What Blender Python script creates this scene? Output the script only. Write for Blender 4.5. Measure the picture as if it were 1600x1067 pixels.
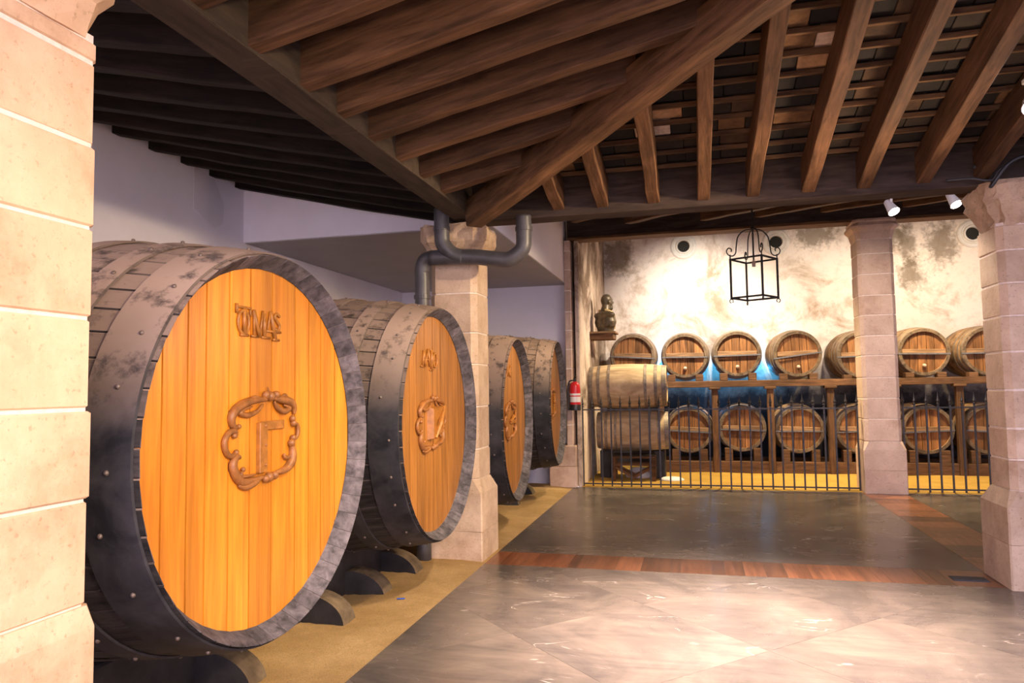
import bpy, bmesh, math, random
from mathutils import Vector, Matrix
random.seed(7)
scene = bpy.context.scene
for o in list(bpy.data.objects): bpy.data.objects.remove(o)
C = scene.collection
PI = math.pi

# ------------------------------------------------------------------ camera
F_PX, YAW, PITCH, ROLL, EYE = 1138.9474, 0.2444, 0.0624, -0.0147, 1.6
fw = Vector((-math.sin(YAW)*math.cos(PITCH), math.cos(YAW)*math.cos(PITCH), math.sin(PITCH)))
rt = Vector((math.cos(YAW), math.sin(YAW), 0)); up = rt.cross(fw)
rt2 = math.cos(ROLL)*rt + math.sin(ROLL)*up
up2 = -math.sin(ROLL)*rt + math.cos(ROLL)*up
cd = bpy.data.cameras.new('camera'); cam = bpy.data.objects.new('camera', cd); C.objects.link(cam)
cd.sensor_width = 36; cd.sensor_fit = 'HORIZONTAL'; cd.lens = F_PX/1600*36; cd.clip_end = 200; cd.clip_start = .05
m = Matrix((rt2, up2, -fw)).transposed().to_4x4(); m.translation = (0, 0, EYE)
cam.matrix_world = m
scene.camera = cam

# ------------------------------------------------------------------ world and lights
w = bpy.data.worlds.new('world'); scene.world = w; w.use_nodes = True
bg = w.node_tree.nodes['Background']
bg.inputs['Color'].default_value = (.86, .78, 1.0, 1); bg.inputs['Strength'].default_value = 5.5
scene.view_settings.view_transform = 'Standard'; scene.view_settings.look = 'None'
scene.view_settings.gamma = 1; scene.view_settings.use_curve_mapping = False
scene.view_settings.exposure = 0.5

def spot(name, loc, target, watts, color, deg, blend=.8, size=.08):
    l = bpy.data.lights.new(name, 'SPOT'); l.energy = watts; l.color = color
    l.spot_size = math.radians(deg); l.spot_blend = blend; l.shadow_soft_size = size
    o = bpy.data.objects.new(name, l); C.objects.link(o); o.location = loc
    o.rotation_euler = (Vector(target)-Vector(loc)).to_track_quat('-Z', 'Y').to_euler()
    return o
def point(name, loc, watts, color, size=.08):
    l = bpy.data.lights.new(name, 'POINT'); l.energy = watts; l.color = color; l.shadow_soft_size = size
    o = bpy.data.objects.new(name, l); C.objects.link(o); o.location = loc
    return o
WARM = (1, .76, .47); HALO = (1, .86, .72)
spot('column_spot', (1.9, .2, 2.6), (-1.92, 1.7, .8), 400, (1, .74, .48), 62, .9)
spot('barrel_spot', (1.9, 1.2, 3.1), (-1.95, 3.6, 1.0), 350, WARM, 80, .9)
spot('aisle_spot', (.35, 4.4, 3.35), (.35, 4.95, 0), 3000, (1, .80, .68), 70, 1.0)
spot('sand_strip_fill', (.3, 3.4, 3.35), (-2.2, 4.6, 0), 420, (1, .80, .56), 62, 1.0)  # added fill lamp without a fixture, brightens the sand by the casks
spot('cask_spot', (1.6, 5.2, 3.2), (-2.0, 6.4, 1.2), 430, WARM, 90, .9)
spot('cask_far_spot', (.0, 8.2, 3.5), (-2.0, 9.4, 1.3), 300, WARM, 90, .9)
spot('roof_fill', (1.7, 5.9, 2.2), (.3, 4.6, 3.7), 120, (1, .70, .46), 140, 1.0, .2)  # added uplight without a fixture, brightens the rafters from below
spot('wall_wash', (.3, 12.5, 4.35), (.15, 15.2, 2.55), 620, (1, .90, .80), 85, .9)
spot('wall_wash', (2.5, 12.4, 4.35), (2.6, 15.2, 2.5), 300, (1, .84, .66), 95, .9)
spot('wall_wash', (4.6, 12.4, 4.35), (4.5, 15.2, 2.5), 300, (1, .80, .58), 95, .9)
spot('sand_spot', (.6, 12.6, 4.4), (.6, 12.7, 0), 900, (1, .80, .45), 110, .9)
spot('sand_spot', (3.6, 12.6, 4.4), (3.6, 12.7, 0), 900, (1, .78, .42), 110, .9)
spot('wall_side_spot', (.6, 12.2, 3.9), (-1.8, 13.2, 2.2), 350, (1, .84, .66), 80, .9)
spot('pillar_fill', (1.2, 8.2, 3.7), (2.6, 11.5, 1.9), 380, (1, .82, .72), 60, .9)  # added fill lamp without a fixture, brightens the pink column

# ------------------------------------------------------------------ materials
MATS = {}
def newmat(name):
    mt = bpy.data.materials.new(name); mt.use_nodes = True
    nt = mt.node_tree; b = nt.nodes['Principled BSDF']
    return mt, nt, b
def N(nt, t, **kw):
    n = nt.nodes.new(t)
    for k, v in kw.items(): setattr(n, k, v)
    return n
def ramp(nt, stops):
    r = nt.nodes.new('ShaderNodeValToRGB'); cr = r.color_ramp
    while len(cr.elements) < len(stops): cr.elements.new(.5)
    for e, (p, c) in zip(cr.elements, stops):
        e.position = p; e.color = (*c, 1)
    return r
def coords(nt, scale=(1, 1, 1), kind='Object', shift=True):
    tc = N(nt, 'ShaderNodeTexCoord'); mp = N(nt, 'ShaderNodeMapping'); mp.inputs['Scale'].default_value = scale
    if shift:
        oi = N(nt, 'ShaderNodeObjectInfo'); ml = N(nt, 'ShaderNodeMath', operation='MULTIPLY'); ml.inputs[1].default_value = 37.0
        cb = N(nt, 'ShaderNodeCombineXYZ')
        nt.links.new(oi.outputs['Random'], ml.inputs[0])
        for i in range(3): nt.links.new(ml.outputs[0], cb.inputs[i])
        ad = N(nt, 'ShaderNodeVectorMath', operation='ADD')
        nt.links.new(tc.outputs[kind], ad.inputs[0]); nt.links.new(cb.outputs[0], ad.inputs[1])
        nt.links.new(ad.outputs[0], mp.inputs['Vector'])
    else:
        nt.links.new(tc.outputs[kind], mp.inputs['Vector'])
    return mp
def noise(nt, vec, scale, detail=6, rough=.6, dist=0):
    n = N(nt, 'ShaderNodeTexNoise'); n.inputs['Scale'].default_value = scale; n.inputs['Detail'].default_value = detail
    n.inputs['Roughness'].default_value = rough; n.inputs['Distortion'].default_value = dist
    nt.links.new(vec.outputs[0], n.inputs['Vector']); return n
def mixc(nt, fac, a, b, mode='MIX'):
    x = N(nt, 'ShaderNodeMix', data_type='RGBA', blend_type=mode)
    for s, v in ((0, fac), (6, a), (7, b)):
        if hasattr(v, 'is_output') or hasattr(v, 'links'): nt.links.new(v, x.inputs[s])
        elif isinstance(v, tuple): x.inputs[s].default_value = (*v, 1)
        else: x.inputs[s].default_value = v
    return x.outputs[2]
def bump(nt, b, height, strength=.3, dist=.02):
    bp = N(nt, 'ShaderNodeBump'); bp.inputs['Strength'].default_value = strength; bp.inputs['Distance'].default_value = dist
    nt.links.new(height, bp.inputs['Height']); nt.links.new(bp.outputs[0], b.inputs['Normal'])
def vary(nt, col, amount=.3):
    oi = N(nt, 'ShaderNodeObjectInfo'); mr = N(nt, 'ShaderNodeMapRange')
    mr.inputs[3].default_value = 1-amount; mr.inputs[4].default_value = 1+amount
    nt.links.new(oi.outputs['Random'], mr.inputs[0])
    hs = N(nt, 'ShaderNodeHueSaturation'); nt.links.new(col, hs.inputs['Color']); nt.links.new(mr.outputs[0], hs.inputs['Value'])
    return hs.outputs[0]
def wood(name, dark, light, scale=(1, 14, 14), rough=.65, var=.25, bmp=.35, base=3.0, dust=None, dust_amt=.8, coat=0):
    mt, nt, b = newmat(name)
    v = coords(nt, scale); n = noise(nt, v, base, 8, .62, .4)
    r = ramp(nt, [(.32, dark), (.68, light)]); nt.links.new(n.outputs[0], r.inputs[0])
    v2 = coords(nt, (scale[0]*.6, scale[1]*.12, scale[2]*.12)); n2 = noise(nt, v2, 2.5, 4)
    r2 = ramp(nt, [(.3, (.55, .55, .55)), (.7, (1.15, 1.12, 1.1))]); nt.links.new(n2.outputs[0], r2.inputs[0])
    col = mixc(nt, .8, r.outputs[0], r2.outputs[0], 'MULTIPLY')
    col = vary(nt, col, var)
    if dust:
        g = N(nt, 'ShaderNodeNewGeometry'); sp = N(nt, 'ShaderNodeSeparateXYZ'); nt.links.new(g.outputs['Normal'], sp.inputs[0])
        mr = N(nt, 'ShaderNodeMapRange'); mr.inputs[1].default_value = .12; mr.inputs[2].default_value = .75; mr.inputs[4].default_value = dust_amt
        nt.links.new(sp.outputs['Z'], mr.inputs[0])
        v3 = coords(nt, (1, 1, 1)); n3 = noise(nt, v3, 7, 8, .7)
        r3 = ramp(nt, [(.36, (.2, .2, .2)), (.48, (1, 1, 1))]); nt.links.new(n3.outputs[0], r3.inputs[0])
        ml = N(nt, 'ShaderNodeMath', operation='MULTIPLY'); nt.links.new(mr.outputs[0], ml.inputs[0]); nt.links.new(r3.outputs[0], ml.inputs[1])
        col = mixc(nt, ml.outputs[0], col, dust)
    nt.links.new(col, b.inputs['Base Color']); b.inputs['Roughness'].default_value = rough
    b.inputs['Specular IOR Level'].default_value = .18 if not coat else .4; b.inputs['Coat Weight'].default_value = coat; b.inputs['Coat Roughness'].default_value = .25
    bump(nt, b, n.outputs[0], bmp, .012)
    MATS[name] = mt; return mt
def plain(name, col, rough=.5, metal=0, bmp=0, var=0, nscale=30, emit=None, estr=0, mottled=.0):
    mt, nt, b = newmat(name)
    b.inputs['Base Color'].default_value = (*col, 1); b.inputs['Roughness'].default_value = rough; b.inputs['Metallic'].default_value = metal
    v = coords(nt); n = noise(nt, v, nscale, 6)
    r = ramp(nt, [(.3, tuple(c*(1-mottled) for c in col)), (.7, tuple(min(1, c*(1+mottled)) for c in col))])
    nt.links.new(n.outputs[0], r.inputs[0]); c = r.outputs[0]
    if var: c = vary(nt, c, var)
    nt.links.new(c, b.inputs['Base Color'])
    if bmp: bump(nt, b, n.outputs[0], bmp, .01)
    if emit:
        b.inputs['Emission Color'].default_value = (*emit, 1); b.inputs['Emission Strength'].default_value = estr
    MATS[name] = mt; return mt
def stone(name, c1, c2, spot_c, rough=.85, var=.08, bmp=.5):
    mt, nt, b = newmat(name); v = coords(nt); n = noise(nt, v, 3.5, 8, .65)
    r = ramp(nt, [(.3, c1), (.7, c2)]); nt.links.new(n.outputs[0], r.inputs[0])
    n2 = noise(nt, v, 45, 4, .7); r2 = ramp(nt, [(.30, spot_c), (.42, (1, 1, 1))]); nt.links.new(n2.outputs[0], r2.inputs[0])
    col = mixc(nt, .55, r.outputs[0], r2.outputs[0], 'MULTIPLY')
    n3 = noise(nt, v, 1.6, 6, .7); r3 = ramp(nt, [(.30, (.62, .52, .46)), (.48, (1, 1, 1))]); nt.links.new(n3.outputs[0], r3.inputs[0])
    col = mixc(nt, .7, col, r3.outputs[0], 'MULTIPLY')
    col = vary(nt, col, var); nt.links.new(col, b.inputs['Base Color']); b.inputs['Roughness'].default_value = rough
    n4 = noise(nt, v, 22, 8, .7); bump(nt, b, n4.outputs[0], bmp, .012)
    MATS[name] = mt; return mt

# timber
wood('timber', (.06, .030, .015), (.17, .085, .043), (1, 9, 9), .7, .2)
wood('timber_hip', (.075, .038, .018), (.22, .115, .055), (1, 8, 8), .7, .05)
wood('timber_dark', (.006, .0045, .0035), (.026, .017, .012), (1, 9, 9), .75, .2)
wood('timber_beam', (.055, .040, .028), (.105, .075, .052), (.8, 6, 6), .75, .05)
wood('timber_beam_dark', (.03, .02, .016), (.085, .058, .045), (.8, 6, 6), .75, .05)
wood('batten', (.06, .03, .016), (.20, .11, .055), (1, 9, 9), .8, .35)
# casks
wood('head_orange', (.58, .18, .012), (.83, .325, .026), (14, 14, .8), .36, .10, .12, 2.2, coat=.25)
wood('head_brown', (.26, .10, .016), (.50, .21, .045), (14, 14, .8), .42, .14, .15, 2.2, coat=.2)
wood('stave', (.012, .011, .012), (.055, .046, .042), (1, 10, 10), .7, .2, .5, 3, (.38, .27, .205), .85)
wood('stave_end', (.05, .047, .052), (.19, .17, .185), (6, 6, 6), .8, .25, .4)
wood('chock_top', (.10, .075, .05), (.26, .19, .12), (2, 2, 2), .85, .1)
mt = wood('hoop', (.015, .015, .018), (.06, .055, .06), (1.5, 1.5, 1.5), .55, .05, .25, 4, (.42, .30, .23), .95)
plain('black_wood', (.022, .019, .020), .7, 0, .4, .15, 9, mottled=.5)
plain('rivet', (.16, .12, .10), .45, .3, 0, 0)
plain('gap_dark', (.02, .008, .003), .9)
plain('carving', (.30, .115, .028), .42, 0, .3, .05, 25, mottled=.35)
plain('gilt', (.36, .14, .024), .40, 0, .2, .05, 30, mottled=.3)
wood('butt_side', (.10, .055, .028), (.42, .26, .14), (1, 1, 1), .7, .12, .35, 6)
wood('butt_pale', (.34, .23, .13), (.60, .45, .28), (9, 1.2, 1.2), .7, .06, .3, 3)
wood('butt_head', (.085, .038, .016), (.30, .135, .05), (6, 6, .9), .6, .35, .3, 2.0)
wood('butt_rim', (.05, .035, .025), (.20, .14, .09), (5, 5, 5), .7, .1)
wood('butt_bar', (.13, .075, .04), (.34, .20, .11), (.8, 12, 12), .7, .1)
plain('butt_hoop', (.20, .155, .12), .55, .25, .3, .15, 12, mottled=.4)
plain('iron', (.055, .05, .05), .5, .6, .2, .1, 20, mottled=.3)
plain('iron_grey', (.12, .115, .12), .5, .4, .2, .1, 20, mottled=.3)
plain('tap', (.42, .30, .22), .5)
plain('lantern_iron', (.012, .011, .011), .6)
# stone, plaster
stone('stone_near', (.66, .42, .26), (.80, .56, .37), (.55, .45, .38), var=.05, bmp=.35)
stone('stone', (.50, .345, .23), (.74, .56, .40), (.35, .28, .25))
stone('stone_pink', (.54, .37, .27), (.73, .54, .41), (.40, .30, .28))
stone('stone_worn', (.36, .235, .15), (.68, .49, .33), (.25, .18, .14), bmp=.9)
plain('mortar', (.80, .68, .58), .9, 0, .3, 0, 30, mottled=.12)
def plaster(name, base, stains, amount=(.38, .56), scale=1.3, rough=.9, grad=None, stains_at=()):
    mt, nt, b = newmat(name); v = coords(nt, (1, 1, 1), shift=False)
    n = noise(nt, v, scale, 10, .68, .6); r = ramp(nt, [(amount[0], stains), (amount[1], base)]); nt.links.new(n.outputs[0], r.inputs[0])
    n2 = noise(nt, v, scale*6, 8, .7); r2 = ramp(nt, [(.3, (.72, .66, .6)), (.5, (1, 1, 1))]); nt.links.new(n2.outputs[0], r2.inputs[0])
    col = mixc(nt, .6, r.outputs[0], r2.outputs[0], 'MULTIPLY')
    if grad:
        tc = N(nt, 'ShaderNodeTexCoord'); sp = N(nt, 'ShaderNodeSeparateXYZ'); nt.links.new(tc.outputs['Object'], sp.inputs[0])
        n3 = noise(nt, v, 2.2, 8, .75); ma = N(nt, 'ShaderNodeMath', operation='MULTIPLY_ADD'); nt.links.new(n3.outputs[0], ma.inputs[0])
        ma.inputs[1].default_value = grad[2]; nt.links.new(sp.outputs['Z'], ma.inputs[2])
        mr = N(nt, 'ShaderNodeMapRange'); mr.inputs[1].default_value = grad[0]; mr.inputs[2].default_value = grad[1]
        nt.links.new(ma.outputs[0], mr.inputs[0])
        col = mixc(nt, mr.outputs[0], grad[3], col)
    for (sx, sz, rx, rz) in stains_at:
        tc = N(nt, 'ShaderNodeTexCoord'); mp = N(nt, 'ShaderNodeMapping'); mp.vector_type = 'TEXTURE'
        mp.inputs['Location'].default_value = (sx, 15.2, sz); mp.inputs['Scale'].default_value = (rx, 1, rz)
        nt.links.new(tc.outputs['Object'], mp.inputs['Vector'])
        ln_ = N(nt, 'ShaderNodeVectorMath', operation='LENGTH'); nt.links.new(mp.outputs[0], ln_.inputs[0])
        n5 = noise(nt, v, 7, 8, .75); m5 = N(nt, 'ShaderNodeMath', operation='MULTIPLY_ADD'); nt.links.new(n5.outputs[0], m5.inputs[0]); m5.inputs[1].default_value = 2.6; nt.links.new(ln_.outputs['Value'], m5.inputs[2])
        r5 = N(nt, 'ShaderNodeMapRange'); r5.inputs[1].default_value = 1.75; r5.inputs[2].default_value = 2.35; r5.inputs[3].default_value = .75; r5.inputs[4].default_value = 0
        nt.links.new(m5.outputs[0], r5.inputs[0]); col = mixc(nt, r5.outputs[0], col, (.15, .11, .065))
    nt.links.new(col, b.inputs['Base Color']); b.inputs['Roughness'].default_value = rough
    n4 = noise(nt, v, 9, 10, .7); bump(nt, b, n4.outputs[0], .5, .03)
    MATS[name] = mt; return mt
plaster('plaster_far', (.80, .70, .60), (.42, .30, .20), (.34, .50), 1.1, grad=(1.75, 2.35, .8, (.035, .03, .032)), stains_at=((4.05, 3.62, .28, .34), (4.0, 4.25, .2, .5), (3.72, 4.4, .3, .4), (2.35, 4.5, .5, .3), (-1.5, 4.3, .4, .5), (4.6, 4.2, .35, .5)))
plaster('plaster_side', (.66, .52, .40), (.17, .11, .07), (.40, .56), 1.0)
plaster('plaster_stain', (.12, .09, .07), (.05, .04, .035), (.4, .6), 3)
plain('wall_white', (.86, .82, .87), .9, 0, .08, 0, 1.2, mottled=.05)
plain('wall_patch', (.78, .74, .78), .9, 0, .08, 0, 3, mottled=.04)
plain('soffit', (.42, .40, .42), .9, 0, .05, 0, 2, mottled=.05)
plain('ring_white', (.70, .66, .58), .8, 0, .1, 0, 8, mottled=.1)
plain('hole_shade', (.02, .018, .014), .95)
plain('pipe', (.075, .070, .075), .42, .15, .12, 0, 14, mottled=.2)
plain('red_paint', (.62, .02, .025), .3)
plain('black_plastic', (.02, .02, .022), .4)
plain('label_white', (.75, .70, .68), .5)
plain('bronze', (.10, .075, .045), .45, .35, .3, 0, 14, mottled=.6)
plain('bronze_gold', (.42, .29, .12), .5, .2, .3, 0, 14, mottled=.4)
plain('lamp_white', (.75, .70, .66), .4)
plain('lamp_glow', (1, 1, 1), .4, emit=(1, .93, .95), estr=40)
plain('grille', (.05, .055, .07), .5, .5)
plain('blue_scrap', (.03, .12, .6), .5)
plain('cloth', (.72, .70, .72), .8)
plain('cable', (.03, .03, .032), .5)
# glass of the lantern
mt, nt, b = newmat('lantern_glass'); b.inputs['Base Color'].default_value = (1, .98, .95, 1); b.inputs['Roughness'].default_value = .05
b.inputs['Transmission Weight'].default_value = 1; b.inputs['IOR'].default_value = 1.02; b.inputs['Alpha'].default_value = .35
MATS['lantern_glass'] = mt
# marble
mt, nt, b = newmat('marble'); v = coords(nt, (1, 1, 1))
n = noise(nt, v, 1.2, 8, .6, 1.2); r = ramp(nt, [(.3, (.080, .068, .064)), (.7, (.185, .148, .124))]); nt.links.new(n.outputs[0], r.inputs[0])
va = coords(nt, (.45, 2.6, 1)); na = noise(nt, va, 2.2, 7, .7, 1.6); ra = ramp(nt, [(.35, (.75, .75, .78)), (.65, (1.12, 1.1, 1.08))]); nt.links.new(na.outputs[0], ra.inputs[0])
col = mixc(nt, .8, r.outputs[0], ra.outputs[0], 'MULTIPLY')
nv = noise(nt, coords(nt, (.55, 1.7, 1)), 1.3, 4, .55, 1.2); sb = N(nt, 'ShaderNodeMath', operation='SUBTRACT'); sb.inputs[1].default_value = .5; nt.links.new(nv.outputs[0], sb.inputs[0])
ab = N(nt, 'ShaderNodeMath', operation='ABSOLUTE'); nt.links.new(sb.outputs[0], ab.inputs[0])
rv = ramp(nt, [(0, (1, 1, 1)), (.006, (0, 0, 0))]); nt.links.new(ab.outputs[0], rv.inputs[0])
nk = noise(nt, coords(nt, (1, 1, 1)), 2.5, 3); rk = ramp(nt, [(.53, (0, 0, 0)), (.63, (.9, .9, .9))]); nt.links.new(nk.outputs[0], rk.inputs[0])
fm = N(nt, 'ShaderNodeMath', operation='MULTIPLY'); nt.links.new(rv.outputs[0], fm.inputs[0]); nt.links.new(rk.outputs[0], fm.inputs[1])
col = mixc(nt, fm.outputs[0], col, (.46, .40, .36)); col = vary(nt, col, .08)
nt.links.new(col, b.inputs['Base Color'])
nr = noise(nt, coords(nt, (1, 1, 1)), 3, 6); mr = N(nt, 'ShaderNodeMapRange'); mr.inputs[3].default_value = .16; mr.inputs[4].default_value = .34
nt.links.new(nr.outputs[0], mr.inputs[0]); nt.links.new(mr.outputs[0], b.inputs['Roughness'])
MATS['marble'] = mt
plain('grout', (.10, .085, .075), .7)
wood('parquet', (.13, .045, .022), (.27, .105, .05), (9, 1, 1), .32, .55, .05, 2.5, coat=.2)
# sand
def sand(name, c1, c2):
    mt, nt, b = newmat(name); v = coords(nt, (1, 1, 1), shift=False); n = noise(nt, v, 2.0, 10, .7)
    r = ramp(nt, [(.3, c1), (.65, c2)]); nt.links.new(n.outputs[0], r.inputs[0])
    n2 = noise(nt, v, 160, 3, .8); r2 = ramp(nt, [(.34, (.40, .34, .30)), (.50, (1, 1, 1))]); nt.links.new(n2.outputs[0], r2.inputs[0])
    nt.links.new(mixc(nt, .8, r.outputs[0], r2.outputs[0], 'MULTIPLY'), b.inputs['Base Color']); b.inputs['Roughness'].default_value = .95
    n3 = noise(nt, v, 16, 10, .85); bump(nt, b, n3.outputs[0], 1.0, .05); MATS[name] = mt
sand('sand', (.66, .38, .13), (.94, .62, .27))
sand('sand_yellow', (.60, .33, .05), (.80, .48, .09))
# roof tiles: sooty, a few pale
mt, nt, b = newmat('roof_tile'); oi = N(nt, 'ShaderNodeObjectInfo')
r = ramp(nt, [(0, (.014, .010, .008)), (.50, (.030, .019, .012)), (.74, (.08, .042, .02)), (.88, (.20, .10, .04)), (.94, (.50, .28, .14)), (.97, (.70, .52, .40))]); r.color_ramp.interpolation = 'CONSTANT'
nt.links.new(oi.outputs['Random'], r.inputs[0])
n = noise(nt, coords(nt), 7, 8, .7); r2 = ramp(nt, [(.35, (.45, .42, .4)), (.6, (1.1, 1.1, 1.1))]); nt.links.new(n.outputs[0], r2.inputs[0])
nt.links.new(mixc(nt, .85, r.outputs[0], r2.outputs[0], 'MULTIPLY'), b.inputs['Base Color']); b.inputs['Roughness'].default_value = .9
bump(nt, b, n.outputs[0], .5, .015); MATS['roof_tile'] = mt
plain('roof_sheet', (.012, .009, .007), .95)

# ------------------------------------------------------------------ mesh helpers
def mesh(name, verts, faces, mat, smooth=False):
    me = bpy.data.meshes.new(name); me.from_pydata([tuple(v) for v in verts], [], faces); me.update()
    me.materials.append(MATS[mat])
    if smooth: me.polygons.foreach_set('use_smooth', [True]*len(me.polygons))
    return me
def link(name, me, parent=None, loc=(0, 0, 0), rot=(0, 0, 0)):
    o = bpy.data.objects.new(name, me); C.objects.link(o); o.location = loc; o.rotation_euler = rot
    if parent: o.parent = parent
    return o
def tag(o, label=None, cat=None, group=None, kind=None):
    if label: o['label'] = label
    if cat: o['category'] = cat
    if group: o['group'] = group
    if kind: o['kind'] = kind
    return o
def thing(name, label, cat, loc=(0, 0, 0), rot=(0, 0, 0), group=None):
    return tag(link(name, None, None, loc, rot), label, cat, group)
def copy_tree(o, parent=None):
    c = o.copy(); C.objects.link(c); c.parent = parent
    for ch in list(o.children): copy_tree(ch, c)
    return c
class MB:
    def __init__(s): s.v = []; s.f = []
    def add(s, vs, fs):
        k = len(s.v); s.v += [Vector(v) for v in vs]; s.f += [tuple(i+k for i in f) for f in fs]; return s
    def box(s, x0, x1, y0, y1, z0, z1, c=0):
        if c <= 0:
            vs = [(x, y, z) for z in (z0, z1) for y in (y0, y1) for x in (x0, x1)]
            return s.add(vs, [(0, 2, 3, 1), (4, 5, 7, 6), (0, 1, 5, 4), (2, 6, 7, 3), (0, 4, 6, 2), (1, 3, 7, 5)])
        bm = bmesh.new(); bmesh.ops.create_cube(bm, size=1)
        for v in bm.verts: v.co = Vector(((x0+x1)/2+v.co.x*(x1-x0), (y0+y1)/2+v.co.y*(y1-y0), (z0+z1)/2+v.co.z*(z1-z0)))
        bmesh.ops.bevel(bm, geom=list(bm.edges), offset=c, segments=1, affect='EDGES')
        bm.verts.index_update(); s.add([v.co.copy() for v in bm.verts], [tuple(v.index for v in f.verts) for f in bm.faces]); bm.free(); return s
    def tube(s, pts, radii, n=8, flat=None, cap=True):
        pts = [Vector(p) for p in pts]; rs = radii if isinstance(radii, (list, tuple)) else [radii]*len(pts)
        rings = []; ref = None
        for i, p in enumerate(pts):
            a = pts[max(i-1, 0)]; b_ = pts[min(i+1, len(pts)-1)]; t = (b_-a).normalized()
            if ref is None:
                ref = t.orthogonal().normalized() if flat is None else (Vector(flat)-t*t.dot(Vector(flat))).normalized()
            else:
                ref = (ref-t*t.dot(ref)); ref = ref.normalized() if ref.length > 1e-6 else t.orthogonal().normalized()
            q = t.cross(ref)
            rings.append([p+(ref*math.cos(2*PI*k/n)+q*math.sin(2*PI*k/n))*rs[i] for k in range(n)])
        vs = [v for r_ in rings for v in r_]; fs = []
        for i in range(len(rings)-1):
            for k in range(n): fs.append((i*n+k, i*n+(k+1) % n, (i+1)*n+(k+1) % n, (i+1)*n+k))
        if cap: fs += [tuple(range(n-1, -1, -1)), tuple((len(rings)-1)*n+k for k in range(n))]
        return s.add(vs, fs)
    def lathe(s, prof, n=24, axis='Z', origin=(0, 0, 0), cap=True):
        o = Vector(origin); vs = []; fs = []
        for (r_, h) in prof:
            for k in range(n):
                a = 2*PI*k/n; c_, d = r_*math.cos(a), r_*math.sin(a)
                vs.append(o+Vector((c_, d, h) if axis == 'Z' else (h, c_, d) if axis == 'X' else (d, h, c_)))
        for i in range(len(prof)-1):
            for k in range(n): fs.append((i*n+k, i*n+(k+1) % n, (i+1)*n+(k+1) % n, (i+1)*n+k))
        if cap: fs += [tuple(range(n-1, -1, -1)), tuple((len(prof)-1)*n+k for k in range(n))]
        return s.add(vs, fs)
    def ball(s, c, r_, seg=8, sc=(1, 1, 1)):
        c = Vector(c); prof = [(math.sin(PI*i/6), -math.cos(PI*i/6)) for i in range(7)]
        vs = [c+Vector((a*math.cos(2*PI*k/seg)*sc[0], a*math.sin(2*PI*k/seg)*sc[1], h*sc[2]))*r_ for a, h in prof for k in range(seg)]
        fs = [(i*seg+k, i*seg+(k+1) % seg, (i+1)*seg+(k+1) % seg, (i+1)*seg+k) for i in range(6) for k in range(seg)]
        return s.add(vs, fs)
    def me(s, name, mat, smooth=False): return mesh(name, s.v, s.f, mat, smooth)
    def obj(s, name, mat, parent=None, smooth=False, loc=(0, 0, 0), rot=(0, 0, 0)): return link(name, s.me(name, mat, smooth), parent, loc, rot)
def auto(o, deg=40):
    o.data.polygons.foreach_set('use_smooth', [True]*len(o.data.polygons)); o.data.set_sharp_from_angle(angle=math.radians(deg)); return o
def spline(pts, k=6):
    P = [Vector(p) for p in pts]; out = []
    for i in range(len(P)-1):
        a, b_, c_, d = P[max(i-1, 0)], P[i], P[i+1], P[min(i+2, len(P)-1)]
        for j in range(k):
            t = j/k; out.append(.5*((2*b_)+(c_-a)*t+(2*a-5*b_+4*c_-d)*t*t+(3*b_-a-3*c_+d)*t**3))
    return out+[P[-1]]
def bar(name, p0, p1, wd, ht, mat, parent=None, jit=.004, seg=10, rollv=None, bev=.006, sag=0):
    """hewn timber from p0 to p1 (centre line), grain along local X"""
    p0, p1 = Vector(p0), Vector(p1); L = (p1-p0).length; X = (p1-p0).normalized()
    Zr = Vector(rollv) if rollv else Vector((0, 0, 1)); Y = Zr.cross(X).normalized(); Z = X.cross(Y)
    vs = []; fs = []; a, h, c_ = wd/2, ht/2, bev
    sec = [(-a+c_, -h), (a-c_, -h), (a, -h+c_), (a, h-c_), (a-c_, h), (-a+c_, h), (-a, h-c_), (-a, -h+c_)]
    for i in range(seg+1):
        dy, dz = random.uniform(-jit, jit), random.uniform(-jit, jit)-sag*4*(i/seg)*(1-i/seg)
        vs += [(L*i/seg, y+dy+random.uniform(-jit, jit)*.4, z+dz+random.uniform(-jit, jit)*.4) for y, z in sec]
    for i in range(seg):
        for k in range(8): fs.append((i*8+k, i*8+(k+1) % 8, (i+1)*8+(k+1) % 8, (i+1)*8+k))
    fs += [tuple(range(7, -1, -1)), tuple(seg*8+k for k in range(8))]
    me = mesh(name, vs, [tuple(reversed(f)) for f in fs], mat)
    o = link(name, me, parent)
    M = Matrix((X, Y, Z)).transposed().to_4x4(); M.translation = p0
    if parent: M.translation = p0-parent.location
    o.matrix_local = M
    return o
def sheet(name, q, mat, thick=.02, parent=None):
    q = [Vector(v) for v in q]; n = (q[1]-q[0]).cross(q[2]-q[0]).normalized()*thick
    k = len(q); vs = q+[v+n for v in q]
    fs = [tuple(range(k-1, -1, -1)), tuple(range(k, 2*k))]+[(i, (i+1) % k, k+(i+1) % k, k+i) for i in range(k)]
    return link(name, mesh(name, vs, fs, mat), parent)
def clip(poly, axis, val, keep_less):
    out = []
    for i in range(len(poly)):
        a, b_ = poly[i], poly[(i+1) % len(poly)]
        ia = (a[axis] <= val) == keep_less; ib = (b_[axis] <= val) == keep_less
        if ia: out.append(a)
        if ia != ib:
            t = (val-a[axis])/(b_[axis]-a[axis]); out.append((a[0]+t*(b_[0]-a[0]), a[1]+t*(b_[1]-a[1])))
    return out

# ================================================================== THE SETTING
XE = -1.905          # sand / marble edge
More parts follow.
